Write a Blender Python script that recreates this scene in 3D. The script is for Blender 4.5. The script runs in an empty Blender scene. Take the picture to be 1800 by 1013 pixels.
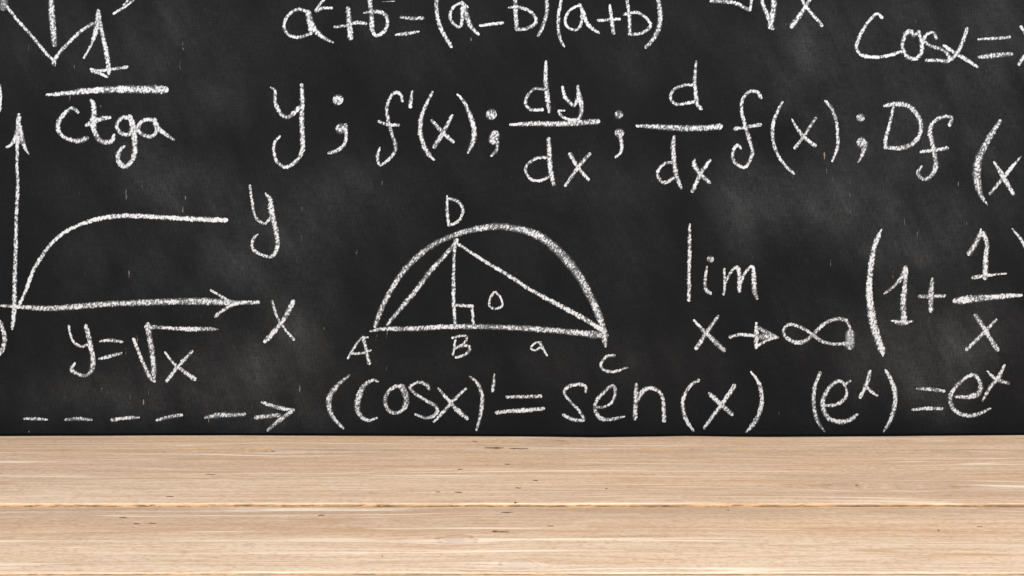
import bpy, bmesh, math, random
import numpy as np
from mathutils import Vector, noise as mnoise
random.seed(7)
sc = bpy.context.scene
C = sc.collection

# ------------------------------------------------------------------ camera, light, exposure
S = 0.0006            # metres on the board per photo pixel
F = 2500.0            # focal length in photo pixels
DB = F * S            # distance camera - board
HR = 100.0            # horizon row of the photo
ZC = 0.3955           # camera height above the table top
cam_d = bpy.data.cameras.new('camera')
cam = bpy.data.objects.new('camera', cam_d); C.objects.link(cam)
cam.location = (0, -DB, ZC); cam.rotation_euler = (math.radians(90), 0, 0)
cam_d.sensor_width = 36; cam_d.lens = 36 * F / 1800
cam_d.shift_y = -(506.5 - HR) / 1800
cam_d.clip_start = 0.02; cam_d.clip_end = 100
sc.camera = cam

w = bpy.data.worlds.new("World"); sc.world = w; w.use_nodes = True
w.node_tree.nodes['Background'].inputs[0].default_value = (0.86, 0.93, 1.0, 1)
w.node_tree.nodes['Background'].inputs[1].default_value = 0.42

def area(name, loc, target, sx, sy, power, col):
    d = bpy.data.lights.new(name, 'AREA'); d.shape = 'RECTANGLE'; d.size = sx; d.size_y = sy
    d.energy = power; d.color = col
    o = bpy.data.objects.new(name, d); C.objects.link(o); o.location = loc
    o.rotation_euler = (Vector(target) - Vector(loc)).to_track_quat('-Z', 'Y').to_euler()
    return o
area('softbox_lamp', (0.7, -1.5, 2.1), (0.0, -0.1, 0.2), 1.5, 0.9, 60, (1.0, 0.995, 0.99))
area('fill_lamp', (-1.7, -1.9, 1.3), (0, 0, 0.1), 1.0, 1.0, 24, (1.0, 1.0, 1.0))

sc.view_settings.view_transform = 'Standard'; sc.view_settings.look = 'None'
sc.view_settings.exposure = 0.0; sc.view_settings.gamma = 1.0
sc.view_settings.use_curve_mapping = False

# ------------------------------------------------------------------ node helper
class NT:
    def __init__(self, name):
        self.m = bpy.data.materials.new(name); self.m.use_nodes = True
        self.t = self.m.node_tree; self.b = self.t.nodes['Principled BSDF']
        self.out = self.t.nodes['Material Output']
    def new(self, typ, **kw):
        n = self.t.nodes.new(typ)
        for k, v in kw.items(): setattr(n, k, v)
        return n
    def put(self, sock, v):
        if isinstance(v, bpy.types.NodeSocket): self.t.links.new(v, sock)
        else: sock.default_value = v
    def m1(self, op, a, b=0.0, c=0.0, clamp=False):
        n = self.new('ShaderNodeMath', operation=op); n.use_clamp = clamp
        self.put(n.inputs[0], a); self.put(n.inputs[1], b); self.put(n.inputs[2], c)
        return n.outputs[0]
    def mr(self, v, a, b, c=0.0, d=1.0, smooth=False):
        n = self.new('ShaderNodeMapRange'); n.clamp = True
        if smooth: n.interpolation_type = 'SMOOTHSTEP'
        self.put(n.inputs[0], v)
        for i, x in enumerate((a, b, c, d)): self.put(n.inputs[i + 1], x)
        return n.outputs[0]
    def xyz(self, x, y, z):
        n = self.new('ShaderNodeCombineXYZ')
        for i, v in enumerate((x, y, z)): self.put(n.inputs[i], v)
        return n.outputs[0]
    def pos(self):
        g = self.new('ShaderNodeNewGeometry'); s = self.new('ShaderNodeSeparateXYZ')
        self.t.links.new(g.outputs['Position'], s.inputs[0]); return s.outputs
    def noise(self, vec, scale=1.0, detail=2.0, rough=0.5, w=None, dist=0.0):
        n = self.new('ShaderNodeTexNoise')
        if w is not None: n.noise_dimensions = '4D'; self.put(n.inputs['W'], w)
        self.put(n.inputs['Vector'], vec); n.inputs['Scale'].default_value = scale
        n.inputs['Detail'].default_value = detail; n.inputs['Roughness'].default_value = rough
        n.inputs['Distortion'].default_value = dist
        return n.outputs[0]
    def mix(self, f, a, b, blend='MIX'):
        n = self.new('ShaderNodeMix', data_type='RGBA', blend_type=blend)
        self.put(n.inputs[0], f)
        self.put(n.inputs[6], a if isinstance(a, bpy.types.NodeSocket) else (*a, 1))
        self.put(n.inputs[7], b if isinstance(b, bpy.types.NodeSocket) else (*b, 1))
        return n.outputs[2]
    def bump(self, h, strength, dist):
        n = self.new('ShaderNodeBump'); n.inputs['Strength'].default_value = strength
        n.inputs['Distance'].default_value = dist; self.put(n.inputs['Height'], h)
        self.t.links.new(n.outputs[0], self.b.inputs['Normal'])

# ------------------------------------------------------------------ materials
def board_material():
    n = NT('slate_paint'); X, Y, Z = n.pos()
    at = n.new('ShaderNodeAttribute'); at.attribute_name = 'dust_and_light'; dust_and_light = at.outputs['Fac']
    vs = n.noise(n.xyz(n.m1('MULTIPLY', X, 1100), 0.0, n.m1('MULTIPLY', Z, 130)), 1, 4, .75)       # vertical brush lines
    hs = n.noise(n.xyz(n.m1('MULTIPLY', X, 50), 3.0, n.m1('MULTIPLY', Z, 800)), 1, 2, .6)       # horizontal brush lines
    vf = n.noise(n.xyz(n.m1('MULTIPLY', X, 330), 8.0, n.m1('MULTIPLY', Z, 62)), 1, 4, .7)      # caught chalk flecks
    big = n.noise(n.xyz(X, 5.0, Z), 9, 4, .6)
    wipe = n.noise(n.xyz(n.m1('MULTIPLY', n.m1('ADD', X, n.m1('MULTIPLY', Z, .5)), 40), 1.0, n.m1('MULTIPLY', n.m1('SUBTRACT', Z, n.m1('MULTIPLY', X, .5)), 16)), 1, 6, .72)
    fine = n.noise(n.xyz(X, Y, Z), 700, 2, .7)
    streak = n.m1('ADD', n.m1('ADD', n.m1('MULTIPLY', vs, .60), n.m1('MULTIPLY', hs, .20)), n.m1('MULTIPLY', fine, .20))
    d = n.m1('MULTIPLY', dust_and_light, n.m1('MULTIPLY', n.mr(wipe, .3, .75, .45, 1.5), n.mr(streak, .36, .64, .2, 1.9)))
    base = n.mix(n.mr(streak, .34, .66), (.0036, .0039, .0044), (.0082, .0086, .0092))
    base = n.mix(n.mr(big, .35, .7, 0, .5), base, (.0092, .0095, .0100))
    col = n.mix(n.m1('MULTIPLY', d, .041, clamp=True), base, (.40, .405, .41))
    fl = n.m1('MULTIPLY', n.mr(vf, .66, .80), n.m1('ADD', .05, n.m1('MULTIPLY', dust_and_light, .48)), clamp=True)
    col = n.mix(fl, col, (.30, .29, .27))
    sp = n.m1('MULTIPLY', n.mr(fine, .70, .80), n.m1('ADD', .02, n.m1('MULTIPLY', dust_and_light, .12)), clamp=True)
    col = n.mix(sp, col, (.35, .35, .34))
    n.put(n.b.inputs['Base Color'], col)
    n.put(n.b.inputs['Roughness'], n.mr(streak, .3, .7, .62, .8)); n.b.inputs['Specular IOR Level'].default_value = .1
    n.bump(streak, .25, .0003)
    return n.m

def chalk_material():
    n = NT('chalk'); X, Y, Z = n.pos()
    a = n.new('ShaderNodeAttribute'); a.attribute_name = 'across'
    p = n.new('ShaderNodeAttribute'); p.attribute_name = 'press'
    c, s = math.cos(.42), math.sin(.42)
    xr = n.m1('SUBTRACT', n.m1('MULTIPLY', X, c), n.m1('MULTIPLY', Z, s))
    zr = n.m1('ADD', n.m1('MULTIPLY', X, s), n.m1('MULTIPLY', Z, c))
    g1 = n.noise(n.xyz(n.m1('MULTIPLY', xr, 560), 0.0, n.m1('MULTIPLY', zr, 330)), 1, 2.5, .65)
    g2 = n.noise(n.xyz(X, Y, Z), 260, 2, .5)
    g = n.m1('ADD', n.m1('MULTIPLY', g1, .8), n.m1('MULTIPLY', g2, .2))
    av = n.m1('ABSOLUTE', a.outputs['Fac'])
    edge = n.m1('MULTIPLY', n.m1('POWER', av, 3.0), .24)
    thr = n.m1('ADD', n.m1('SUBTRACT', .630, n.m1('MULTIPLY', p.outputs['Fac'], .27)), edge)
    al = n.mr(n.m1('SUBTRACT', g, thr), -.03, .045)
    haze = n.m1('MULTIPLY', n.m1('SUBTRACT', 1.0, n.m1('POWER', av, 2.0), clamp=True), .22)
    al = n.m1('MAXIMUM', al, haze)
    g3 = n.noise(n.xyz(X, Y, Z), 1500, 2, .6)
    n.put(n.b.inputs['Base Color'], n.mix(n.m1('ADD', n.m1('MULTIPLY', n.mr(g3, .35, .65), .4), n.mr(n.m1('SUBTRACT', g, thr), 0.0, .12, 0.0, .6)), (.60, .605, .615), (.84, .845, .86)))
    n.b.inputs['Roughness'].default_value = .95; n.b.inputs['Specular IOR Level'].default_value = .1
    n.put(n.b.inputs['Alpha'], al)
    n.bump(g, .5, .0006)
    return n.m

def chip_material():
    n = NT('bare_wood_chip'); X, Y, Z = n.pos()
    a = n.new('ShaderNodeAttribute'); a.attribute_name = 'across'
    p = n.new('ShaderNodeAttribute'); p.attribute_name = 'press'
    g = n.noise(n.xyz(n.m1('MULTIPLY', X, 900), 0.0, n.m1('MULTIPLY', Z, 200)), 1, 2, .6)
    thr = n.m1('ADD', n.m1('SUBTRACT', .62, n.m1('MULTIPLY', p.outputs['Fac'], .3)), n.m1('MULTIPLY', n.m1('ABSOLUTE', a.outputs['Fac']), .22))
    n.put(n.b.inputs['Alpha'], n.m1('MULTIPLY', n.mr(n.m1('SUBTRACT', g, thr), -.05, .08), n.m1('MINIMUM', n.m1('ADD', p.outputs['Fac'], .1), 1.0)))
    n.put(n.b.inputs['Base Color'], n.mix(g, (.24, .18, .14), (.36, .29, .23)))
    n.b.inputs['Roughness'].default_value = .8
    return n.m

def tp(px, row):                       # photo pixel on the table top -> (x, y)
    d = F * ZC / (row - HR)
    return (px - 900) * d / F, d - DB

KNOTS = [  # px, row, half width px, half height px, warp, ring strength
    (800, 946, 34, 9, .8, 1.0), (915, 988, 34, 8, .7, .7), (1487, 853, 26, 5, 1.0, 1.0), (437, 954, 12, 3, .8, .8),
    (955, 778, 46, 5.5, .5, .8), (500, 795, 40, 6, .8, .3), (1610, 856, 70, 5, .9, .12), (1700, 795, 60, 5, .6, .15)]
CLUSTERS = [(700, 930, 90, 4, .6), (878, 932, 22, 3, 1.0), (1110, 841, 40, 5, .7), (1260, 860, 70, 6, .6), (1720, 868, 130, 8, .7), (1430, 852, 70, 5, .6), (230, 928, 70, 4, .6),
            (620, 866, 70, 3, .7), (1110, 984, 90, 10, .6), (1560, 893, 70, 4, .7), (755, 958, 50, 4, .6), (460, 865, 110, 3, .6), (1340, 846, 60, 3, .6), (130, 875, 60, 3, .4)]
def wood_material():
    n = NT('planed_pine'); X, Y, Z = n.pos()
    oi = n.new('ShaderNodeObjectInfo'); W = n.m1('MULTIPLY', oi.outputs['Random'], 37.0)
    yy = Y; ring = None; dark = None
    for (kx, kr, a, b, wp, rs) in KNOTS:
        x0, y0 = tp(kx, kr); d = y0 + DB; sx = a * d / F; sy = abs(tp(kx, kr - b)[1] - tp(kx, kr + b)[1]) / 2
        dx = n.m1('DIVIDE', n.m1('SUBTRACT', X, x0), sx); dy = n.m1('DIVIDE', n.m1('SUBTRACT', Y, y0), sy)
        r2 = n.m1('ADD', n.m1('MULTIPLY', dx, dx), n.m1('MULTIPLY', dy, dy))
        wide = n.m1('ADD', n.m1('MULTIPLY', n.m1('MULTIPLY', dx, dx), .1), n.m1('MULTIPLY', n.m1('MULTIPLY', dy, dy), .45))
        ex = n.m1('EXPONENT', n.m1('MULTIPLY', wide, -1.0))
        yy = n.m1('SUBTRACT', yy, n.m1('MULTIPLY', n.m1('MULTIPLY', dy, ex), sy * 1.1 * wp))
        rr = n.m1('SQRT', r2)
        rr = n.m1('ADD', rr, n.m1('MULTIPLY', n.m1('SUBTRACT', n.noise(n.xyz(n.m1('MULTIPLY', X, .5), Y, Z), 70, 3, .6), .5), 1.5))
        rim = n.m1('MULTIPLY', n.m1('SUBTRACT', 1.0, n.mr(n.m1('ABSOLUTE', n.m1('SUBTRACT', rr, .95)), 0.02, .16)), rs)
        core = n.m1('MULTIPLY', n.m1('SUBTRACT', 1.0, n.mr(rr, .5, 1.0)), rs)
        ring = rim if ring is None else n.m1('MAXIMUM', ring, rim)
        dark = core if dark is None else n.m1('MAXIMUM', dark, core)
    slow = n.noise(n.xyz(n.m1('MULTIPLY', X, 2.2), n.m1('MULTIPLY', Y, 8), 0.0), 1, 3, .6, w=W)
    yy = n.m1('ADD', yy, n.m1('MULTIPLY', n.m1('SUBTRACT', slow, .5), .022))
    def g(kx, ky, det, r, off): return n.noise(n.xyz(n.m1('MULTIPLY', X, kx), n.m1('MULTIPLY', yy, ky), off), 1, det, r, w=W)
    band = g(.7, 22, 2, .5, 0.0); band2 = g(1.4, 70, 3, .6, 4.0)
    fib = g(17, 330, 3, .75, 9.0); fib2 = g(5, 170, 4, .75, 14.0); sand = g(190, 420, 2, .7, 18.0)
    patch = g(4, 14, 3, .6, 41.0); warm = g(2.0, 9, 3, .6, 55.0)
    col = n.mix(n.mr(band2, .35, .65), (.66, .455, .30), (.80, .60, .425))
    col = n.mix(n.mr(band, .40, .62, 0, .7), col, (.71, .535, .40))
    col = n.mix(n.mr(warm, .45, .60, 0, .7), col, (.60, .45, .345))
    # pale sapwood runs along the front of the boards
    def run(row, soft, x0, x1, xs):
        y0 = tp(900, row)[1]
        e = n.mr(n.m1('ADD', yy, n.m1('MULTIPLY', n.m1('SUBTRACT', band2, .5), .03)), y0 + soft, y0 - soft, smooth=True)
        return n.m1('MULTIPLY', e, n.mr(n.m1('ADD', X, n.m1('MULTIPLY', patch, .3)), x0, x1, 0, 1) if xs else 1.0)
    sap = n.m1('MULTIPLY', run(938, .028, 0, 0, False), .48)
    col = n.mix(sap, col, (.88, .735, .585))
    sap2 = n.m1('MULTIPLY', n.m1('SUBTRACT', run(832, .012, .25, -.25, True), run(888, .004, .25, -.25, True)), .5)
    col = n.mix(sap2, col, (.86, .71, .56))
    # greyish band along the back of the second board
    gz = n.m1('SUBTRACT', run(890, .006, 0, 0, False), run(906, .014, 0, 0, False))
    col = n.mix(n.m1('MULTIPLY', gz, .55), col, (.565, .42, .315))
    col = n.mix(n.mr(fib2, .51, .66, 0, .6), col, (.53, .335, .20))
    col = n.mix(n.mr(fib2, .47, .32, 0, .3), col, (.88, .72, .56))
    col = n.mix(n.mr(fib, .51, .66, 0, .55), col, (.50, .315, .19))
    col = n.mix(n.mr(fib, .48, .30, 0, .35), col, (.93, .77, .61))
    col = n.mix(n.mr(sand, .50, .70, 0, .6), col, (.47, .30, .185))
    col = n.mix(n.mr(sand, .46, .28, 0, .3), col, (.93, .80, .66))
    def lines(kx, ky, off, lvl, w_, lo, hi, amt, c):
        nonlocal col
        q = g(kx, ky, 1, .4, off)
        l = n.m1('SUBTRACT', 1.0, n.mr(n.m1('ABSOLUTE', n.m1('SUBTRACT', q, lvl)), w_ * .4, w_))
        m = n.mr(g(3.2, 40, 3, .6, off + 5), lo, hi)
        col = n.mix(n.m1('MULTIPLY', n.m1('MULTIPLY', l, m), amt), col, c)
    lines(.9, 62, 21.0, .55, .020, .48, .56, .85, (.98, .86, .72))
    lines(1.1, 75, 91.0, .47, .016, .50, .58, .8, (.98, .86, .72))
    lines(1.6, 55, 121.0, .50, .012, .50, .58, .6, (.97, .84, .70))
    lines(.8, 50, 33.0, .46, .011, .46, .56, .6, (.55, .33, .17))
    lines(1.2, 60, 151.0, .56, .010, .48, .56, .55, (.50, .31, .18))
    pores = g(120, 400, 2, .6, 70.0)
    pm = n.m1('MULTIPLY', n.mr(pores, .60, .70), n.mr(g(5, 45, 2, .5, 80.0), .55, .68))
    cl = None
    for (kx, kr, a, b, st) in CLUSTERS:
        x0, y0 = tp(kx, kr); d = y0 + DB; sx = a * d / F; sy = abs(tp(kx, kr - b)[1] - tp(kx, kr + b)[1]) / 2
        dx = n.m1('DIVIDE', n.m1('SUBTRACT', X, x0), sx); dy = n.m1('DIVIDE', n.m1('SUBTRACT', Y, y0), sy)
        e = n.m1('MULTIPLY', n.m1('EXPONENT', n.m1('MULTIPLY', n.m1('ADD', n.m1('MULTIPLY', dx, dx), n.m1('MULTIPLY', dy, dy)), -1.0)), st)
        cl = e if cl is None else n.m1('MAXIMUM', cl, e)
    rough_g = g(90, 260, 3, .8, 200.0)
    col = n.mix(n.m1('MULTIPLY', cl, n.mr(rough_g, .42, .6, .1, .6)), col, (.56, .35, .19))
    pm = n.m1('MAXIMUM', pm, n.m1('MULTIPLY', cl, n.mr(rough_g, .60, .68)))
    col = n.mix(n.m1('MULTIPLY', pm, .7), col, (.24, .13, .07))
    col = n.mix(n.m1('MULTIPLY', ring, n.mr(fib, .4, .62, .05, .8)), col, (.37, .23, .14))
    col = n.mix(n.m1('MULTIPLY', dark, .45), col, (.50, .385, .315))
    col = n.mix(1.0, col, (.965, .90, .84), 'MULTIPLY')
    # raw orange flanks of each plank, below the planed face
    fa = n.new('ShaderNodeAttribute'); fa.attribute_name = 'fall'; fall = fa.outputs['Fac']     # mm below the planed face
    edge_noise = n.noise(n.xyz(n.m1('MULTIPLY', X, 18), n.m1('MULTIPLY', Y, 40), 0.0), 1, 4, .7)
    lip_highlight = n.m1('MULTIPLY', n.mr(fall, .02, .12), n.mr(edge_noise, .38, .62, .05, .35))
    col = n.mix(lip_highlight, col, (.92, .77, .60))  # highlight along the rounded plank edges, painted as a paler colour
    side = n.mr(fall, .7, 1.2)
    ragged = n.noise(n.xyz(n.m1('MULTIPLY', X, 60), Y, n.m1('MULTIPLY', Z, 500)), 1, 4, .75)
    col = n.mix(side, col, n.mix(n.mr(ragged, .40, .52), (.26, .14, .06), n.mix(n.mr(n.m1('ADD', edge_noise, n.m1('MULTIPLY', X, .25)), .38, .6), (.80, .49, .23), (.40, .24, .12))))
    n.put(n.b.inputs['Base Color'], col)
    n.put(n.b.inputs['Roughness'], n.mr(fib2, .3, .7, .5, .68)); n.b.inputs['Specular IOR Level'].default_value = .3
    n.bump(n.m1('ADD', n.m1('MULTIPLY', fib, .5), n.m1('ADD', n.m1('MULTIPLY', fib2, .6), n.m1('MULTIPLY', ring, -.5))), .35, .0006)
    return n.m
def plain(name, col, rough=.8):
    n = NT(name); X, Y, Z = n.pos()
    g = n.noise(n.xyz(n.m1('MULTIPLY', X, 60), n.m1('MULTIPLY', Y, 500), Z), 1, 3, .6)
    n.put(n.b.inputs['Base Color'], n.mix(g, tuple(c * .6 for c in col), tuple(c * 1.4 for c in col)))
    n.b.inputs['Roughness'].default_value = rough
    return n.m
M_BOARD = board_material(); M_CHALK = chalk_material(); M_CHIP = chip_material(); M_WOOD = wood_material()
M_CRACK = plain('open_split', (.15, .082, .04)); M_TONGUE = plain('raw_tongue_wood', (.55, .32, .14))
M_PULP = plain('torn_fibre', (.62, .40, .2))

def tag(o, label=None, cat=None, group=None, kind=None):
    if label: o['label'] = label
    if cat: o['category'] = cat
    if group: o['group'] = group
    if kind: o['kind'] = kind
    return o
def link(name, verts, faces, mat, parent, attrs=None, origin=None, smooth=False):
    vs = np.array(verts, dtype=float)
    o0 = Vector(origin) if origin is not None else Vector(vs.mean(axis=0))
    me = bpy.data.meshes.new(name)
    me.from_pydata([tuple(Vector(v) - o0) for v in verts], [], faces)
    if attrs:
        for k, vals in attrs.items():
            a = me.attributes.new(k, 'FLOAT', 'POINT'); a.data.foreach_set('value', np.array(vals, dtype=np.float32))
    me.materials.append(mat)
    if smooth:
        for p in me.polygons: p.use_smooth = True
    me.update()
    o = bpy.data.objects.new(name, me); C.objects.link(o)
    if parent:
        o.parent = parent; base = Vector((0, 0, 0)); q = parent
        while q: base += Vector(q.location); q = q.parent
        o.location = o0 - base
    else: o.location = o0
    return o

# ------------------------------------------------------------------ the blackboard
board = bpy.data.objects.new('blackboard', None); C.objects.link(board); board.location = (0, 0, -.12)
tag(board, 'black painted chalkboard covered in white handwritten mathematics, standing upright behind the pale wooden planks', 'blackboard')
def bp(px, py, off=0.0): return ((px - 900) * S, -off, ZC - (py - HR) * S)

def gauss(x, y, cx, cy, rx, ry, a): return a * math.exp(-((x - cx) / rx) ** 2 - ((y - cy) / ry) ** 2)
SMUDGE_AND_LIGHT = [(310, 80, 150, 110, .8), (330, 200, 90, 70, .5), (240, 300, 120, 60, .7), (320, 350, 90, 60, 1.0), (230, 470, 120, 60, .7), (420, 420, 70, 90, .9),
          (430, 470, 60, 60, .5), (560, 400, 110, 90, .8), (620, 340, 60, 40, .6), (500, 620, 80, 50, 1.0), (430, 670, 120, 70, 1.5), (300, 680, 100, 50, .6),
          (130, 700, 120, 50, .8), (240, 700, 80, 60, .5), (560, 740, 140, 30, .5), (60, 60, 90, 80, .3),
          (1420, 120, 60, 110, .8), (1400, 200, 70, 50, .6), (1440, 350, 120, 60, 1.0), (1560, 340, 110, 70, .9), (1620, 420, 130, 60, 1.0), (1560, 450, 60, 30, .8),
          (1600, 620, 130, 70, 1.5), (1700, 570, 100, 90, 1.0), (1620, 700, 90, 40, .8), (1300, 330, 60, 60, .7), (1380, 60, 80, 80, .7), (1700, 60, 200, 120, .8),  # wide top-right patches paint that corner's extra light in with the dust
          (1650, 250, 200, 140, .6), (1040, 320, 120, 50, .5), (1100, 640, 150, 50, .4), (920, 640, 300, 40, .25), (740, 60, 160, 90, .3), (1180, 90, 110, 90, .35),
          (1060, 450, 140, 90, .35), (1320, 400, 60, 100, .5), (1440, 560, 60, 50, .4), (540, 560, 80, 60, .5), (700, 300, 120, 50, .25)]
def dust_and_light(x, y):
    v = .20 + sum(gauss(x, y, *s) for s in SMUDGE_AND_LIGHT)
    v += .16 if (x > 1452 and y < 300) else 0                     # a strip wiped less cleanly
    v *= .8 + .6 * mnoise.fractal(Vector((x / 95, y / 140, 3)), 1, 2, 4)
    t = (x * .82 - y * .57) / 46; u = (x * .57 + y * .82) / 330       # long slanting wipes of a dry cloth
    v *= 1 + .45 * mnoise.noise(Vector((t + .9 * math.sin(u * 1.7), u, 11)))
    v -= gauss(x, y, 195, 480, 18, 22, .5) + gauss(x, y, 300, 640, 20, 60, .3)
    return max(0, v)
nx, ny = 200, 110
x0, x1, y0, y1 = -500, 2300, -420, 762.3
def foot(px): return float(np.interp(px, [-500, 0, 400, 600, 900, 1050, 1200, 1350, 1550, 1800, 2300], [0, 0, -.9, -.6, .8, 2.0, .9, 1.8, .4, -1.2, -1.6]))
vs, fs, du = [], [], []
for j in range(ny + 1):
    for i in range(nx + 1):
        px = x0 + (x1 - x0) * i / nx; py = y0 + (y1 + foot(px) - y0) * j / ny
        vs.append(bp(px, py)); du.append(dust_and_light(px, py))
for j in range(ny):
    for i in range(nx):
        a = j * (nx + 1) + i; fs.append((a, a + nx + 1, a + nx + 2, a + 1))
k = len(vs)                                                       # back and edges, 18 mm thick
for (px, py) in ((x0, y0), (x1, y0), (x1, y1), (x0, y1)): vs.append(bp(px, py, -.018)); du.append(.1)
top = list(range(nx + 1)); bot = [ny * (nx + 1) + i for i in range(nx + 1)]
lef = [j * (nx + 1) for j in range(ny + 1)]; rig = [j * (nx + 1) + nx for j in range(ny + 1)]
fs += [(k, k + 1, k + 2, k + 3), tuple(top + [k + 1, k]), tuple(bot[::-1] + [k + 3, k + 2]), tuple(lef[::-1] + [k, k + 3]), tuple(rig + [k + 2, k + 1])]
link('board_panel', vs, fs, M_BOARD, board, {'dust_and_light': du})
V = [(x, y, z) for z in (-.12, .05) for x, y in ((-.86, .019), (.86, .019), (.86, .045), (-.86, .045))]
link('gap_blocker', V, [(3, 2, 1, 0), (4, 5, 6, 7), (0, 1, 5, 4), (1, 2, 6, 5), (2, 3, 7, 6), (3, 0, 4, 7)], plain('gap_black', (.008, .0075, .007)), board)  # added black strip: blocks light behind the board foot, darkens the gap

# ------------------------------------------------------------------ chalk strokes
depth = [0]
def catmull(P, step=6.0):
    if len(P) == 2: P = [P[0], tuple((a + b) / 2 for a, b in zip(*P)), P[1]]
    P = [np.array(p, dtype=float) for p in P]
    Q = [2 * P[0] - P[1]] + P + [2 * P[-1] - P[-2]]
    out = []
    for i in range(1, len(Q) - 2):
        p0, p1, p2, p3 = Q[i - 1:i + 3]
        n = max(2, int(np.hypot(*(p2 - p1)[:2]) / step))
        for k in range(n):
            t = k / n
            out.append(.5 * ((2 * p1) + (p2 - p0) * t + (2 * p0 - 5 * p1 + 4 * p2 - p3) * t * t + (3 * p1 - p0 - 3 * p2 + p3) * t ** 3))
    out.append(P[-1]); return out
def ribbon(pts, press, V, Fc, A, Pr):
    """pts: (px, py, width) in photo pixels; flat band of chalk with round ends"""
    c = catmull(pts, 2.0)
    n = len(c); xy = np.array([q[:2] for q in c]); wd = np.array([max(1.2, q[2]) for q in c])
    tan = np.gradient(xy, axis=0); tan /= np.maximum(1e-6, np.hypot(tan[:, 0], tan[:, 1]))[:, None]
    arc = np.concatenate([[0], np.cumsum(np.hypot(*np.diff(xy, axis=0).T))]); L = arc[-1]
    sd = random.random() * 100
    rows = []
    def cap(i, sgn):
        R = wd[i] * .5
        return [(xy[i] + sgn * tan[i] * R * .9 * math.sin(a), tan[i], wd[i] * math.cos(a)) for a in (.45, .9, 1.3)]
    rows += cap(0, -1)[::-1]
    for i in range(n):
        wob = 1 + .22 * mnoise.noise(Vector((arc[i] / 7, sd, 0))) + .12 * mnoise.noise(Vector((arc[i] / 2.5, sd, 5)))
        j = .5 * mnoise.noise(Vector((arc[i] / 9, sd, 9))); nn = np.array((-tan[i][1], tan[i][0]))
        rows.append((xy[i] + nn * j, tan[i], wd[i] * wob))
    rows += cap(n - 1, 1)
    depth[0] += 1; b = len(V); off0 = .00025 + (depth[0] % 40) * .00001
    for k, (p, t, ww) in enumerate(rows):
        nn = np.array((-t[1], t[0])); off = off0 + .000006 * k / len(rows) * 40 / 4
        q = press + .30 * mnoise.noise(Vector((k * .10, sd, 20)))
        for s in (-1, -.5, 0, .5, 1):
            e = p + nn * (ww * .5 * 1.12) * s
            V.append(bp(e[0], e[1], off)); A.append(s); Pr.append(q)
    for k in range(len(rows) - 1):
        for m in range(4):
            a = b + k * 5 + m; Fc.append((a, a + 1, a + 6, a + 5))
def G(name, label, tile, *strokes, press=.68, mat=None, parent=None):
    """each stroke: 'w[/press] x,y[,w] x,y[,w] ...' in quarter photo pixels of a 450 x 253 tile"""
    ox, oy = tile[0] * 450, tile[1] * 253
    V, Fc, A, Pr = [], [], [], []
    for s in strokes:
        f = s.split(); h = f[0].split('/'); w0 = float(h[0]); p = float(h[1]) if len(h) > 1 else press
        pts = []
        for q in f[1:]:
            v = [float(z) for z in q.split(',')]
            if len(v) > 2: w0 = v[2]
            pts.append((ox + v[0] / 4, oy + v[1] / 4, w0 / 4))
        if len(pts) == 1: pts = [(pts[0][0] - .6, pts[0][1], pts[0][2]), (pts[0][0] + .6, pts[0][1] + .4, pts[0][2])]
        ribbon(pts, p, V, Fc, A, Pr)
    return tag(link('chalk_' + name, V, Fc, mat or M_CHALK, parent or board, {'across': A, 'press': Pr}), label)

T00, T10, T20, T30 = (0, 0), (1, 0), (2, 0), (3, 0)
T01, T11, T21, T31 = (0, 1), (1, 1), (2, 1), (3, 1)
T02, T12, T22, T32 = (0, 2), (1, 2), (2, 2), (3, 2)
# --- top left: down arrow over a fraction
G('arrow', 'chalk arrow pointing down, cut by the top left corner', T00, '45/.56 350,-220 358,-60 365,100 375,220 385,315,38', '24 35,30 60,62 120,138 180,203 275,315 330,380 378,428',
  '27 378,430 420,370 470,315 560,228 648,168', '14 370,425 373,455', '12 392,425 388,462', '62/.42 40,-90 28,-10 22,50')
G('line', 'short slanting chalk line at the top edge', T00, '18 800,97 850,66 900,35 950,-10 1010,-60', '16/.5 870,35 910,-5 960,-50')
G('digit', 'chalk digit 1 above the fraction bar', T00, '18 590,408 625,350 660,270,28 680,190,42 692,120,44 690,72,20', '26 694,80 708,170 725,260,30 745,350,34 760,440,34 766,515,30',
  '24 642,488 700,498 770,490 830,482 893,472', '26 650,502 700,515 755,542,18')
G('fraction_bar', None, T00, '22/.72 332,668 400,662,28 480,655,36/.5 600,641,44 750,631,50 900,628,54 1050,630,56 1165,632,50'.replace('/.5', ''), press=.6)
G('letter', 'chalk letter c of ctga', T00, '26 548,788 525,768 495,764 445,810,34 410,870,36 412,920,32 440,955,28 490,982,30 560,990,38 612,972,34')
G('letter', 'chalk letter t of ctga', T00, '22 640,705 660,740,40 660,810,42 655,870,44 668,930,38 700,985,36 745,1000,36 790,988,34 802,950,22', '32 612,880 655,862,40 700,840,34 770,828,30', press=.72)
G('letter', 'chalk letter g of ctga', T00, '30 915,828 860,828 822,880 850,935 905,945 930,900', '34 912,820 935,880,50 945,960,46 948,1022,40 948,1072,40 928,1135,34 875,1172,34 838,1140,36 830,1090,34 850,1050,30 875,1030,20', press=.72)
G('letter', 'chalk letter a of ctga', T00, '30 1085,850 1035,842 985,868 972,915 1005,948 1060,962 1098,930 1098,880', '34 1088,842 1105,895,40 1150,935,34 1222,982,20')
G('bracket', 'blurred chalk edge cut by the left border', T00, '44/.7 2,600,20 6,690 0,780,20')
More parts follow.
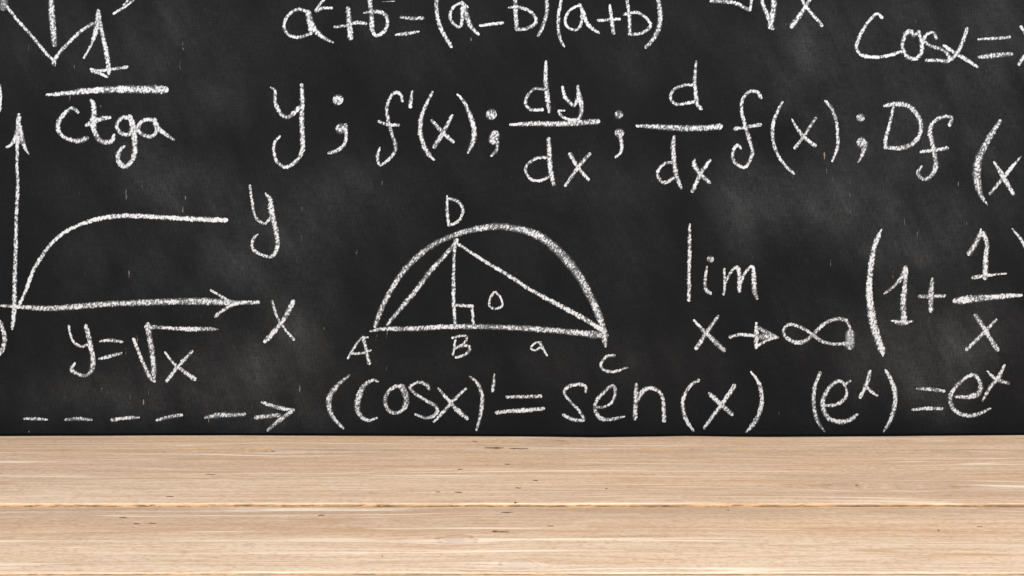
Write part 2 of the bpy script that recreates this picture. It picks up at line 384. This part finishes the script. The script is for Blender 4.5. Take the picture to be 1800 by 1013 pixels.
# --- left: the square root graph
G('axis_arrow', 'vertical chalk axis ending in an arrow head', T01, '28 135,-200,34 130,-130,40 124,-40,30 121,60,24 122,180,24 126,300,26 118,480,26 113,680,30 108,850,32 103,1010,32 103,1130,36 97,1220,34 87,1300,18',
  '34 132,-120 112,-50 85,0,28 50,25,20', '34 140,-120 158,-30 180,35,26 202,70,12', '42/.5 132,-110,30 132,-20,56')
G('curve', 'square root curve in chalk', T01, '24/.8 138,1130 165,1072 195,1000,28 240,880 300,785 360,705 430,640 510,592,28 620,548 720,522,32 850,507,34 1000,508,34 1150,517,34 1300,525,36 1450,532,38 1590,536,34', press=.66)
G('axis_arrow', 'horizontal chalk axis with an arrow head on the right', T02, '22/.6 -120,125 0,125 90,130,28 200,138,34 350,145,40 500,135,42 700,118,42 900,108,44 1100,100,46 1300,95,48 1500,97,50 1620,108,40 1720,104,32 1818,102,28',
  '20 1485,18 1560,62 1620,92 1680,105', '28 1517,200 1570,158 1640,118 1700,104')
G('letter', 'chalk letter y labelling the vertical axis', T11, '22 -42,296 -28,400 -8,500 25,545 65,560 95,525', '18 70,350 100,395,36 110,480,44 130,560,38 148,650,36 152,715,34 130,775,30 95,795,24 40,780,22 -8,755,24 -28,710 -12,660 12,638,14')
G('letter', 'chalk letter x labelling the horizontal axis', T12, '20 115,95 140,180 175,250 220,310 265,362,26', '32 262,98,36 215,190 160,270,34 100,340,38 62,378,26')
G('bracket', 'closing chalk bracket cut by the left border', T02, '30 -30,200 10,265,34 34,350,34 20,430,34 -10,480,24')
G('letter', 'chalk letter y of y = root x', T02, '18 485,268 495,325 520,382,22 570,412 612,402', '26 605,268,30 625,345,36 642,430,38 655,500,38 645,580,34 600,618,26 550,605,26 502,575,30 528,530,16')
G('equals_sign', None, T02, '12 700,378 745,370,26 800,370,28 860,380,18', '26 700,500,18 760,485,30 852,460,22', press=.62)
G('root_sign', 'chalk square root sign', T02, '24 940,360 972,440,26 1015,545,30 1060,635,30 1088,662,16', '38 1083,655,26 1080,560,40 1068,450,40 1052,350,40 1040,262,44', '34 1030,275 1150,280,26 1300,290,34 1420,290,30 1480,290,36 1532,292,8')
G('letter', 'chalk letter x under the root sign', T02, '18 1163,455 1220,530,22 1290,585,30 1368,642,34', '26 1350,448,24 1260,545,28 1172,655,24')
for s in ('20 175,920 250,922,24 330,926,18', '20 460,928 550,920,28 645,928,18', '22 785,930 870,916,30 975,912,20', '22 1105,930 1200,906,30 1275,895,28', '24 1445,912 1550,893,38 1640,895,30 1718,890,28'):
    G('dash', None, T02, s, press=.6)
G('dash_arrow', 'chalk arrow head ending the dashed line', T12, '34/.5 2,912 60,905 165,895,30', '24 45,805 110,828,28 190,850,32 262,860,24', '28 262,860 200,905,34 130,960,30 85,1000,24', press=.6)
# --- top row: a2 + b = (a - b)(a + b)
G('letter', 'chalk letter a squared at the top', T10, '24 365,85 300,66 240,95 203,150 200,205 240,252 310,262 365,245', '42/.7 368,88 385,165,50 425,225,40 480,268,30 540,298,18', '30 372,100 385,235')
G('digit', 'chalk superscript 2 cut by the top border', T10, '20 430,-60 475,-95 505,-60 485,-10 450,30 425,75', '26 425,75,34 470,58,24 532,58,22')
G('plus_sign', None, T10, '38/.6 648,60,32 655,150,42 665,268,40', '22 555,190 630,182 700,160,26 770,166,28')
G('letter', 'chalk letter b before the equals sign', T10, '34/.62 792,-120 800,10 812,110 815,205', '26 812,200 840,250 885,235 922,185 922,125,30 890,92 830,82 762,92,16')
G('equals_sign', None, T10, '22 1020,122 1100,130,26 1172,128,26', '14 980,245 1060,238,28 1145,222,14', press=.6)
G('dash', 'thin chalk tick at the top edge', T10, '6 892,13 975,10')
G('bracket', None, T10, '24 1300,-110 1272,-20,30 1270,80,30 1285,160 1320,240,28 1372,328,26')
G('letter', 'chalk letter a in the first bracket', T10, '24 1450,20 1395,45 1365,100 1378,155 1425,190 1448,160 1448,60', '30 1450,18,24 1470,80,42 1500,165,36 1530,210,30 1562,240,26', '22 1455,20 1490,52,16')
G('minus_sign', None, T10, '20 1577,180 1650,172,26 1732,162,26')
G('letter', 'chalk letter b in the first bracket', T20, '32/.62 15,-110 22,20 27,110 33,205', '26 33,208 90,205 150,178 172,140 140,92 90,62 25,50 -22,56,14')
G('bracket', None, T20, '30/.6 215,-110 240,-20 246,60 240,110 215,190,28 185,252,22')
G('bracket', None, T20, '22 375,-110 348,0 328,100,26 326,200,24 340,280 366,326,18')
G('letter', 'chalk letter a in the second bracket', T20, '22 478,38 440,50 395,90 373,150 400,198 450,210 485,170 492,70', '26 475,35 500,85,30 520,148,30 560,200,28 608,230,22')
G('plus_sign', None, T20, '22 688,40 700,140,32 713,232,30', '22 607,145 680,140 755,135,22')
G('letter', 'chalk letter b in the second bracket', T20, '24 795,-110 812,20 825,130,30 828,230,26', '24 825,240 860,242 920,230 975,180 940,125 885,90 840,90 790,102')
G('bracket', None, T20, '30/.58 1005,-110 1030,10,32 1042,110,38 1030,200,36 990,280,32 940,332,26')
G('root_sign', 'chalk root sign cut by the top border', T20, '30 1745,-60 1765,30 1800,120 1832,200', '42/.65 1845,-90 1840,40 1830,120,44 1812,190,34')
G('line', 'wavy chalk stroke cut by the top border', T20, '28/.62 1402,8 1480,12 1560,20 1620,48 1665,72', '22 1672,72 1682,20 1685,-60')
G('letter', 'chalk letter x under the cut root sign', T30, '26 320,-50 265,45,28 215,120,36 168,185,38', '26 222,-40 265,45 320,110 380,180,24')
G('letter', 'large chalk letter C of Cosx', T30, '22 800,125 772,98 735,120 680,190 638,270,26 622,335 652,385 730,402,26 830,395 935,365,22', press=.8)
G('letter', 'chalk letter o of Cosx', T30, '30 990,218 958,260 945,330,30 975,395,32 1030,415,30 1075,375,32 1080,300,32 1062,235,30', '30 962,235 1010,225,34 1022,255,20 1060,222,26')
G('letter', 'chalk letter s of Cosx', T30, '24 1182,268 1165,232 1120,240 1097,285,26 1140,322,26 1215,345,26 1262,378,28 1265,428,30 1200,425,28 1112,425,24', press=.6)
G('letter', 'chalk letter x of Cosx', T30, '26 1238,322 1300,365,30 1380,412,30 1472,472,22', '26 1398,202 1370,290,30 1325,380,30 1268,432,26')
G('equals_sign', None, T30, '18 1480,277 1580,272,24 1695,263,26', '24 1485,402 1550,395,36 1650,385,34 1712,380,28', press=.62)
G('letter', 'chalk letter cut by the right border beside Cosx', T30, '24 1778,190 1850,300 1925,425', '28 1905,200 1835,340 1765,452')
# --- second row: y ; f'(x) ; dy/dx ; d/dx f(x) ; Df(x)
G('letter', 'chalk letter y starting the row of derivatives', T10, '14 105,616 134,640,24 135,715,28 165,788,32 218,825,28 268,795,32 305,752,26', '28 322,598 326,720,36 322,850,36 328,980,36 325,1060,34 288,1128,28 212,1176,28 150,1138,26 126,1060,24 134,1000,22 168,958,18')
G('semicolon', 'chalk semicolon after y', T10, '78/.62 577,702', '76/.66 596,905', '28 632,880 632,980 610,1030,26 560,1064,28 512,1076,24')
G('letter', 'chalk letter f with a prime', T10, '20 1030,712 1018,668,24 985,652 945,682 920,760,24 930,850,26 955,940,28 978,1010,28 978,1060,26 930,1125,22 870,1160,22 855,1095,26 872,1040,14', '24 865,855 930,878,26 1000,880,26')
G('prime_mark', None, T10, '20 1100,645 1090,700,30 1085,748,34')
G('bracket', None, T10, '20 1240,650 1200,730,24 1165,820,30 1155,920,34 1175,1010,34 1210,1080,32 1250,1124,20')
G('letter', None, T10, '22 1237,848 1290,908,30 1340,958,32 1385,996,30', '26 1380,815,24 1320,925,32 1255,1032,34')
G('bracket', None, T10, '14 1415,665 1460,712,26 1500,800,30 1530,890,36 1530,980,36 1492,1072,24')
G('semicolon', 'chalk semicolon after f prime', T10, '50 1655,805,80', '66/.66 1682,945 1668,985,74', '28 1700,1005 1690,1055 1655,1096,18')
G('letter', 'chalk letter d above the first fraction bar', T20, '22 228,630 160,625 112,670 96,730,26 132,770 212,772', '22 240,435 236,540,34 245,660,38 262,785,26')
G('letter', 'chalk letter y above the first fraction bar', T20, '20 355,610 375,685,28 435,742,28 458,700', '20 462,605 472,680,38 488,760,34 475,828,28 420,845,26 360,825,24 328,782,22 368,778,14')
G('fraction_bar', None, T20, '22/.7 -10,878 150,870,34 300,872,38 450,864,42 602,856,40', press=.66)
G('letter', 'chalk letter d below the first fraction bar', T21, '22 245,95 180,100 112,140 95,190 130,245 190,260 255,235,26', '34 258,-32 262,60,36 270,180,36 292,285,28')
G('letter', 'chalk letter x below the first fraction bar', T21, '32 410,75,38 460,160,26 535,250,28', '24 545,72,28 465,165,30 375,292,24')
G('semicolon', None, T20, '62/.6 750,805', '68/.62 755,935', '28 762,960 772,1035 762,1075,22 728,1106,18')
G('letter', 'chalk letter d above the second fraction bar', T20, '22 1272,598 1200,602 1135,635 1115,690,24 1160,735 1275,718', '18 1295,435 1285,560,28 1292,660,32 1300,730,30 1330,766,24')
G('fraction_bar', None, T20, '24 880,885 1050,895,40 1200,902,44 1350,900,44 1462,890,46', press=.64)
G('letter', 'chalk letter d below the second fraction bar', T21, '24 1130,130 1070,140 1022,200 1045,262 1085,270,28 1132,242', '20 1140,-52 1132,20,38 1140,120,34 1155,220,34 1188,308,26')
G('letter', 'chalk letter x below the second fraction bar', T21, '14 1285,110 1282,150,36 1325,215,30 1385,268,34', '24 1390,118,28 1330,205,30 1268,332,30')
G('letter', 'chalk letter f before the long bracket', T20, '22 1750,688 1728,650,28 1670,645,26 1622,700 1615,780 1635,870 1660,960,28 1680,1022,26 1687,1092,28 1640,1175,24 1580,1155,26 1552,1110,26 1562,1045 1590,1022 1608,1045,16', '26 1567,908 1640,895,26 1745,878,28')
G('bracket', None, T30, '20 100,720 55,810,26 32,900,28 40,1010,26 75,1100,24 125,1170,24 180,1220,20')
G('letter', None, T30, '12 168,840 215,920,28 270,980,28 328,1022,34', '20 335,832 260,945,24 188,1045,22')
G('bracket', None, T30, '22/.6 405,712 450,770,26 480,860,26 490,960,26 488,1040,24 452,1132,20')
G('semicolon', None, T30, '62/.62 650,828', '70/.62 655,1000', '44 682,1010,46 668,1072,32 634,1142,10')
G('letter', 'large chalk letter D', T30, '24 820,745 900,732,36 990,748,38 1050,812,34 1075,885,32 1060,960,32 1010,1015,34 930,1042,34 825,1038,28', '22 880,758 858,860,26 830,960,28 825,1030,28')
G('letter', 'chalk letter f after the D', T30, '28 1275,880 1288,828 1220,825 1155,870 1138,940,34 1155,1010,34 1170,1090,34 1180,1170,36 1150,1232,32 1095,1262,28 1052,1215,28 1080,1172,20', '22 1075,1068 1160,1057,32 1260,1042,26')
G('bracket', 'thick opening chalk bracket near the right border', T31, '28/.6 1630,-160 1575,-75,40 1520,20,46 1480,110,54 1467,200,60 1475,290,52 1500,370,34 1542,428,10')
G('letter', 'chalk letter x near the right border', T31, '20 1590,130 1655,235,36 1722,350,32', '14 1775,92 1680,205,30 1560,350,24')
# --- semicircle with the triangle
G('semicircle', 'thick chalk semicircle', T11, '30/.58 838,1280 880,1162,36 950,1027,38 1030,905,40 1130,800,40 1250,708,40 1400,640,40 1550,598,44 1700,580,48 1800,592,50 1900,612,54 2000,655,60 2100,730,62 2200,835,62 2275,935,58 2330,1035,54 2390,1155,52 2430,1265,50 2450,1370,46 2456,1420,24', press=.56)
G('line', 'chalk chord from A to D', T11, '26/.6 1400,700 1310,805,32 1230,890,34 1140,1012,36 1040,1130,36 925,1268,26')
G('line', 'vertical chalk line from D to B', T11, '34 1408,680,40 1394,760,24 1390,900,24 1388,1020,28 1392,1150,28 1400,1275,24')
G('line', 'chalk chord from D to C', T11, '22 1415,700 1600,820,26 1800,940,30 1920,1020,28 2150,1145,36 2300,1225,36 2440,1312,36')
G('line', 'chalk base line from A to C', T12, '16 802,305 880,290,30 1000,288,34 1150,285,36 1300,275,38 1500,272,36 1700,276,38 1900,285,42 2100,300,42 2250,315,46 2400,330,54 2462,335,40', press=.6)
G('angle_mark', 'small chalk right angle mark', T12, '26/.6 1405,122 1520,130', '22 1518,130 1530,268')
G('letter', 'small chalk letter O inside the semicircle', T12, '18 1672,32 1645,80 1645,130 1690,148 1732,122 1718,68 1685,30')
G('letter', 'chalk letter B under the triangle', T12, '20 1382,352 1440,338 1482,345 1462,390 1400,425', '20 1402,370 1385,470', '22 1410,420 1478,404 1505,430 1470,470 1408,488')
G('letter', 'chalk letter A at the left corner of the triangle', T12, '18 648,495 690,420 740,360 785,348', '26 755,350 775,440 795,528,32', '20 672,462 740,460 805,440')
G('letter', 'small chalk letter a under the base line', T22, '16 205,382 160,390 132,425 165,440 205,412', '22 192,384 220,430 246,475,14')
G('letter', 'chalk letter C at the right corner of the triangle', T22, '26 716,476 660,486,22 624,540,24 650,580 720,590 808,562,16')
G('letter', 'chalk letter D above the triangle', T11, '14 1345,368 1344,470,26 1355,572,20', '20 1355,385 1420,405,26 1453,460,24 1440,520,22 1400,560 1355,572')
# --- limit
G('letter', 'tall chalk letter l of lim', T21, '18 1249,568 1248,750,28 1245,900,26 1245,1020,28 1243,1100,24')
G('letter', 'chalk letter i of lim', T21, '16 1370,865 1358,960,24 1362,1022,30 1395,1052,24', '50/.62 1395,810')
G('letter', 'chalk letter m of lim', T21, '20 1493,880 1495,1000 1488,1058', '20 1495,990 1540,900 1585,868,28 1598,930,34 1598,1035,30', '22 1605,990 1640,905 1690,865,28 1700,950,36 1705,1035,36 1722,1085,24')
G('letter', 'chalk letter x under lim', T22, '20 1280,230 1340,295,28 1400,352,34 1488,438,36', '20 1450,200 1385,290,30 1297,425,32')
G('arrow', 'small filled chalk arrow before the infinity sign', T22, '24 1535,345,28 1600,330,26 1700,335,30', '26 1718,250,20 1718,340,34 1716,420,24', '28/.5 1738,285 1800,318,34 1872,348,14', '34 1722,410,22 1795,368 1870,350,14', '50/.5 1735,345 1810,345 1860,348,20', press=.66)
G('infinity_sign', 'chalk infinity sign', T32, '24/.6 345,350 270,300 215,272,26 150,258,26 108,300,24 130,350,28 190,382,34 250,378,34 310,335,28 360,285,28 420,238,28 490,218,30 550,228,26', '26/.5 550,228 575,285,24 592,350,30 585,400,24', '26/.6 310,325 370,372 450,395 530,392 590,388', '50/.44 570,325 565,395', '64/.34 578,318 574,405,70', '22/.4 540,400 600,385')
G('bracket', 'tall opening chalk bracket of the limit', T32, '16/.72 796,-408 780,-370,28 750,-300,40 722,-150,42 711,0,46 716,100,50 735,230,56 765,340,52 800,435,46 806,480,10', press=.68)
G('digit', 'chalk digit 1 inside the tall bracket', T32, '18 820,40 880,-8,24 935,-70,32 962,-140,30', '28 968,-142,34 962,-30,36 950,100,44 955,225,46', '16 870,232 945,246,40 1018,235,12')
G('plus_sign', None, T32, '22 1155,-62 1146,30,40 1143,160,34', '26 1065,60 1140,62,32 1240,56,26')
G('digit', 'chalk digit 1 over the fraction bar on the right', T31, '34 1412,772,36 1450,715,38 1488,640,34 1496,600,12', '34 1512,632,40 1538,700,32 1530,800,40 1525,940,40', '28 1440,940,30 1520,927,26 1600,918,18 1672,912,14')
G('fraction_bar', None, T32, '44 1315,92,44 1400,82,54 1550,67,46 1650,60,40 1778,52,26', press=.68)
G('letter', 'chalk letter x under the fraction bar on the right', T32, '34/.6 1460,195 1520,290,36 1570,370,36 1612,435,34', '22 1602,225 1510,322,30 1395,435,26')
G('bracket', 'closing chalk bracket cut by the right border', T31, '12 1718,598 1790,690,28 1840,800,34 1870,950,40 1865,1100,40 1830,1250,36')
# --- (cosx)' = sen(x)
G('bracket', None, T12, '18 655,615 570,690,32 518,765,44 516,850,38 550,920,30 612,985,22', press=.6)
G('letter', 'chalk letter c of (cosx)', T12, '16 860,658 820,650,26 760,688,36 722,770,46 712,850,42 745,910,30 795,932,26 850,915,16', press=.6)
G('letter', 'chalk letter o of (cosx)', T12, '30 985,690,28 930,730,28 908,795,32 930,858,30 985,880,26 1040,850,34 1058,780,46 1030,705,44 990,690,28', press=.6)
G('letter', 'chalk letter s of (cosx)', T12, '26 1215,710 1200,682,32 1140,665,22 1085,698,26 1120,745,26 1190,790,26 1268,838,28 1265,888,28 1200,915,24 1120,890,18', press=.62)
G('letter', 'chalk letter x of (cosx)', T12, '20 1285,710 1370,810,28 1420,865,34 1485,918,28', '20 1475,710 1380,800,26 1320,870,28 1252,940,20')
G('bracket', None, T12, '16 1505,625 1560,675,28 1590,760,30 1585,850,30 1570,930,24 1550,998,18', press=.62)
G('prime_mark', None, T12, '10 1677,608 1671,670,24 1665,725,24')
G('equals_sign', None, T22, '24 -35,768 100,766,26 200,762,28', '28/.76 -108,878 -20,868,30 80,862,34 220,850,28', press=.62)
G('letter', 'chalk letter s of sen', T22, '18 518,735 516,692,26 450,680,28 385,702,28 370,745,24 410,800,20 460,852,24 495,900,24 502,932,24 430,925,30 362,895,24')
G('letter', 'chalk letter e of sen', T22, '22 602,840 660,835,20 712,790,22 726,715,26 700,690,26 640,740,26 592,800,28 585,860,28 620,915,30 690,925,26 790,905,16', press=.62)
G('letter', 'chalk letter n of sen', T22, '26/.62 875,680 870,780,34 865,918,32', '30 882,790 920,728,36 970,705,32 1030,725,28 1060,780,28 1066,860,30 1070,932,34')
G('bracket', None, T22, '24 1310,652,26 1252,690,24 1207,770,28 1202,850,30 1225,930,30 1275,1005,20')
G('letter', 'chalk letter x after sen', T22, '24 1390,745,28 1460,812,38 1545,888,32', '30 1562,690,34 1480,812,32 1420,890,30 1350,985,22')
G('bracket', None, T22, '14 1680,590 1735,670,30 1756,770,32 1742,870,34 1702,950,34 1648,1012,18')
# --- (e^x) = e^x
G('bracket', None, T32, '26 365,600,30 330,690,28 320,790,32 330,880,30 355,950,28 396,1008,14', press=.62)
G('letter', 'chalk letter e of the bracketed exponential', T32, '22 400,828 480,820,28 545,770,28 548,705,18 505,655,30 440,692,30 388,780,36 392,860,36 430,920,34 510,942,38 580,925,34 625,890,22', '20 535,682 575,656', press=.62)
G('letter', 'small chalk exponent x in the bracket', T32, '26 715,590,32 692,680,30 648,770,24', '24 680,682 720,725,26 765,756,22')
G('bracket', None, T32, '16 825,578 870,660,36 896,760,36 880,870,34 850,950,28 812,1012,14', press=.62)
G('equals_sign', None, T32, '20 1050,710 1140,712,28 1235,726,24', '18 1015,858 1110,848,28 1220,848,24', press=.68)
G('letter', 'chalk letter e of the last exponential', T32, '20 1318,765 1400,768,34 1475,745,44 1494,680,32 1450,612,30 1380,640,26 1300,720,30 1280,790,32 1310,860,32 1380,895,32 1460,893,30 1560,850,20', press=.62)
G('letter', 'small chalk exponent x at the right end', T32, '12 1540,585 1600,640,34 1690,672,24', '20 1662,545 1615,635,34 1560,700,28 1508,792,18', press=.64)

# --- worn spots where paint is gone, and stray chalk streaks
CH = [(123, 171, 10, 3, .7), (177, 187, 2, 3, .8), (222, 344, 22, 3.4, .6), (326, 348, 6, 3, .6), (322, 369, 9, 3.6, .6), (250, 325, 14, 2.5, .45), (227, 483, 14, 3, .45), (221, 617, 11, 3.5, .6),
      (241, 597, 16, 2.4, .5), (253, 707, 8, 4, .9), (229, 704, 18, 3, .5), (179, 690, 14, 3, .4), (527, 683, 12, 3.4, .7), (627, 445, 10, 3.2, .7), (531, 367, 8, 2.5, .45), (530, 419, 9, 3.2, .6),
      (827, 69, 5, 3.4, .6), (1449, 274, 12, 3.6, .6), (1453, 300, 12, 2.6, .5), (1609, 37, 9, 2.2, .4), (1684, 324, 8, 3, .5), (1673, 341, 6, 3, .5), (1613, 413, 12, 3, .5), (1570, 484, 12, 3, .45),
      (1460, 465, 14, 3, .5), (322, 82, 14, 2.8, .45), (317, 116, 13, 3, .45), (370, 42, 4, 3, .3), (75, 92, 12, 3, .3), (51, 83, 9, 3, .25), (131, 118, 6, 2.6, .35), (680, 587, 14, 3, .4),
      (662, 590, 16, 3, .4), (679, 645, 12, 2.4, .4), (570, 578, 4, 3, .5), (300, 490, 12, 2, .3), (1369, 727, 8, 2, .3), (1590, 392, 16, 2, .25), (1564, 413, 8, 2.2, .4), (1494, 350, 60, 1.2, .3),
      (367, 735, 14, 1.6, .6), (52, 759, 2, 3, .8), (637, 302, 7, 2.4, .4), (672, 323, 8, 2.4, .4), (1520, 190, 12, 2, .3), (262, 690, 10, 2.6, .4), (180, 685, 8, 2.4, .4), (234, 252, 12, 3, .3)]
V, Fc, A, Pr = [], [], [], []
for (x, y, L, wd, p) in CH:
    ribbon([(x, y - L / 2, wd * .6), (x + random.uniform(-.8, .8), y, wd), (x + random.uniform(-1, 1), y + L / 2, wd * .5)], p * .8 + .12, V, Fc, A, Pr)
tag(link('worn_spots', V, Fc, M_CHIP, board, {'across': A, 'press': Pr}), 'tiny tan spots where the black paint is worn off', kind='stuff')

# ------------------------------------------------------------------ the plank table top
table = bpy.data.objects.new('wooden_tabletop', None); C.objects.link(table); table.location = (0, -.4, -.022)
tag(table, 'pale pine tabletop of wide horizontal planks lying in front of the blackboard', 'tabletop')
HW = .95
def ry(row): return F * ZC / (row - HR) - DB
def far_edge(x):                                         # the slightly uneven rear edge, rows read off the photo
    px = 900 + x / S
    row = float(np.interp(px, [-700, 0, 200, 400, 600, 900, 1050, 1200, 1350, 1550, 1800, 2500], [766, 766, 765.3, 764.6, 765.5, 766.6, 768.2, 766, 767.6, 766.2, 764.2, 764]))
    return ry(row + .35)
def seam(row, amp, seed):
    y = ry(row)
    return lambda x: y + amp * mnoise.fractal(Vector((x * 3.1, seed, 0)), 1, 2, 5) + (0 if amp < .001 else amp * .5 * mnoise.noise(Vector((x * 45, seed, 3))))
def plank(fa, fb, radius_f, radius_b, dz=0.0, tilt=0.0):
    """fa(x) front edge, fb(x) back edge"""
    n = 420; V, Fc, Fall = [], [], []
    prof_n = None
    for i in range(n + 1):
        x = -HW + 2 * HW * i / n; a, b = fa(x), fb(x)
        rf = radius_f * (1 + .5 * mnoise.noise(Vector((x * 22, a * 50, 1)))); rb = radius_b * (1 + .5 * mnoise.noise(Vector((x * 19, b * 50, 7))))
        P = [(a, -.022)]
        for t in (0, .25, .5, .75, 1): P.append((a + rf * (1 - math.cos(t * math.pi / 2)), -rf * (1 - math.sin(t * math.pi / 2))))
        for t in (.12, .3, .5, .7, .88): P.append((a + rf + (b - a - rf - rb) * t, .00035 * mnoise.noise(Vector((x * 6, a * 30 + t * 4, 2)))))
        for t in (1, .75, .5, .25, 0): P.append((b - rb * (1 - math.cos(t * math.pi / 2)), -rb * (1 - math.sin(t * math.pi / 2))))
        P.append((b, -.022)); prof_n = len(P)
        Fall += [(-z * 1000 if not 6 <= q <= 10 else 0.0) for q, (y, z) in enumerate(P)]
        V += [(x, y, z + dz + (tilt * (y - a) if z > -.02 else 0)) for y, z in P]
    for i in range(n):
        for k in range(prof_n):
            a = i * prof_n + k; b = i * prof_n + (k + 1) % prof_n
            Fc.append((a, a + prof_n, b + prof_n, b))
    Fc += [tuple(range(prof_n))[::1], tuple(n * prof_n + q for q in range(prof_n))[::-1]]
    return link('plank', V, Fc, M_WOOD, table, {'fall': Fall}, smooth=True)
s1, s2, s3 = seam(789, .0006, 2), seam(887, .0011, 11), seam(1004.5, .0010, 23)
y4 = ry(1190)
gap = lambda f, g: (lambda x: f(x) + g)
p0 = plank(gap(s1, .0001), far_edge, .0002, .0015)
p1 = plank(gap(s2, .0022), gap(s1, -.0001), .0026, .0002)
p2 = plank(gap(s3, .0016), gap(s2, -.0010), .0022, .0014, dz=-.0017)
p3 = plank(lambda x: y4 + .002, gap(s3, -.0006), .002, .0012, dz=-.0022)
p4 = plank(lambda x: y4 - .14, lambda x: y4 - .001, .003, .001)
# tongues between the planks, seen down in the grooves
def strip(name, f, w, z):
    n = 120; V, Fc = [], []
    for i in range(n + 1):
        x = -HW + .002 + 2 * (HW - .002) * i / n; y = f(x); zz = z + .0008 * mnoise.noise(Vector((x * 30, y * 40, 0)))
        V += [(x, y - w, zz), (x, y + w, zz), (x, y + w, zz - .005), (x, y - w, zz - .005)]
    for i in range(n):
        for k in range(4): a = i * 4 + k; b = i * 4 + (k + 1) % 4; Fc.append((a, b, b + 4, a + 4))
    link(name, V, Fc, M_TONGUE, table)
strip('plank_tongue', gap(s2, .001), .0019, -.0050)
strip('plank_tongue', gap(s3, .0005), .0010, -.0040)

# small cracks, splits and pinholes: px, row, length px, thickness px, material, plank
CR = [(868, 788, 36, 2.8, 0), (912, 789.3, 34, 1.6, 0), (834, 776.3, 8, 1.1, 0), (892, 816.8, 10, 1.1, 0), (809, 825.5, 10, 1.0, 0), (941, 845, 8, 2.0, 0), (911, 858.5, 12, 1.5, 0), (806, 866, 13, 1.5, 0),
      (770, 865.5, 8, .8, 0), (891, 898, 22, 1.6, 0), (906, 884, 5, 2.4, 0), (870, 931.2, 10, 3, 0), (885, 932, 20, 1.7, 0), (968, 921.8, 12, .9, 0), (216, 907, 14, 1.1, 0), (565, 903, 12, 1.2, 0),
      (299, 873.5, 13, 1.1, 0), (370, 835, 18, .9, 0), (480, 794, 7, 1.3, 0), (1506, 854, 5, 1.6, 0), (1280, 894, 3, 1.2, 0), (1403, 789, 14, 1.0, 1), (1505, 788.5, 14, 1.2, 1), (1600, 788.8, 8, 1.2, 1),
      (345, 788.5, 50, 1.0, 1), (1320, 789.8, 50, .8, 1), (1160, 789.5, 70, .8, 1), (672, 975, 3, 1.4, 0), (1650, 930, 3, 2, 0), (1722, 923, 10, .9, 0), (240, 917.5, 10, .8, 0), (268, 917, 12, .7, 0),
      (60, 929, 24, 1.0, 1), (840, 802, 30, 1.3, 1), (560, 865, 30, .8, 1), (1560, 836, 30, .8, 1), (75, 991, 5, 1.6, 1), (1066, 859.5, 4, 1.2, 0), (448, 788.8, 60, .9, 1), (60, 787, 14, 1.2, 1)]
for (px, row, L, t, mi) in CR:
    N = 9; V, Fc = [], []; sd = px * .37
    for i in range(N):
        u = i / (N - 1); w_ = math.sin(math.pi * min(1, max(0, u))) ** .6
        w_ *= .75 + .9 * mnoise.noise(Vector((i * 1.7, sd, 0)))
        xx = px + (u - .5) * L; c = row + .5 * mnoise.noise(Vector((i * .5, sd, 4))) * min(1, L / 14)
        w_ = max(.08, w_)
        for q in (-.5, .5):
            x, y = tp(xx, c + q * t * .8 * w_); V.append((x, y, (.00045 if row < 886 else -.00125) + (.0006 if mi == 9 else 0)))
    for i in range(N - 1): Fc.append((2 * i, 2 * i + 1, 2 * i + 3, 2 * i + 2))
    b = len(V); V += [(v[0], v[1], v[2] - .001) for v in V]
    for i in range(N - 1): Fc += [(2 * i, 2 * i + 2, b + 2 * i + 2, b + 2 * i), (2 * i + 1, b + 2 * i + 1, b + 2 * i + 3, 2 * i + 3)]
    par = p0 if row < 789 and row < 788 else (p1 if row < 886 else p2)
    link('crack', V, Fc, M_CRACK if mi == 0 else M_PULP, par)
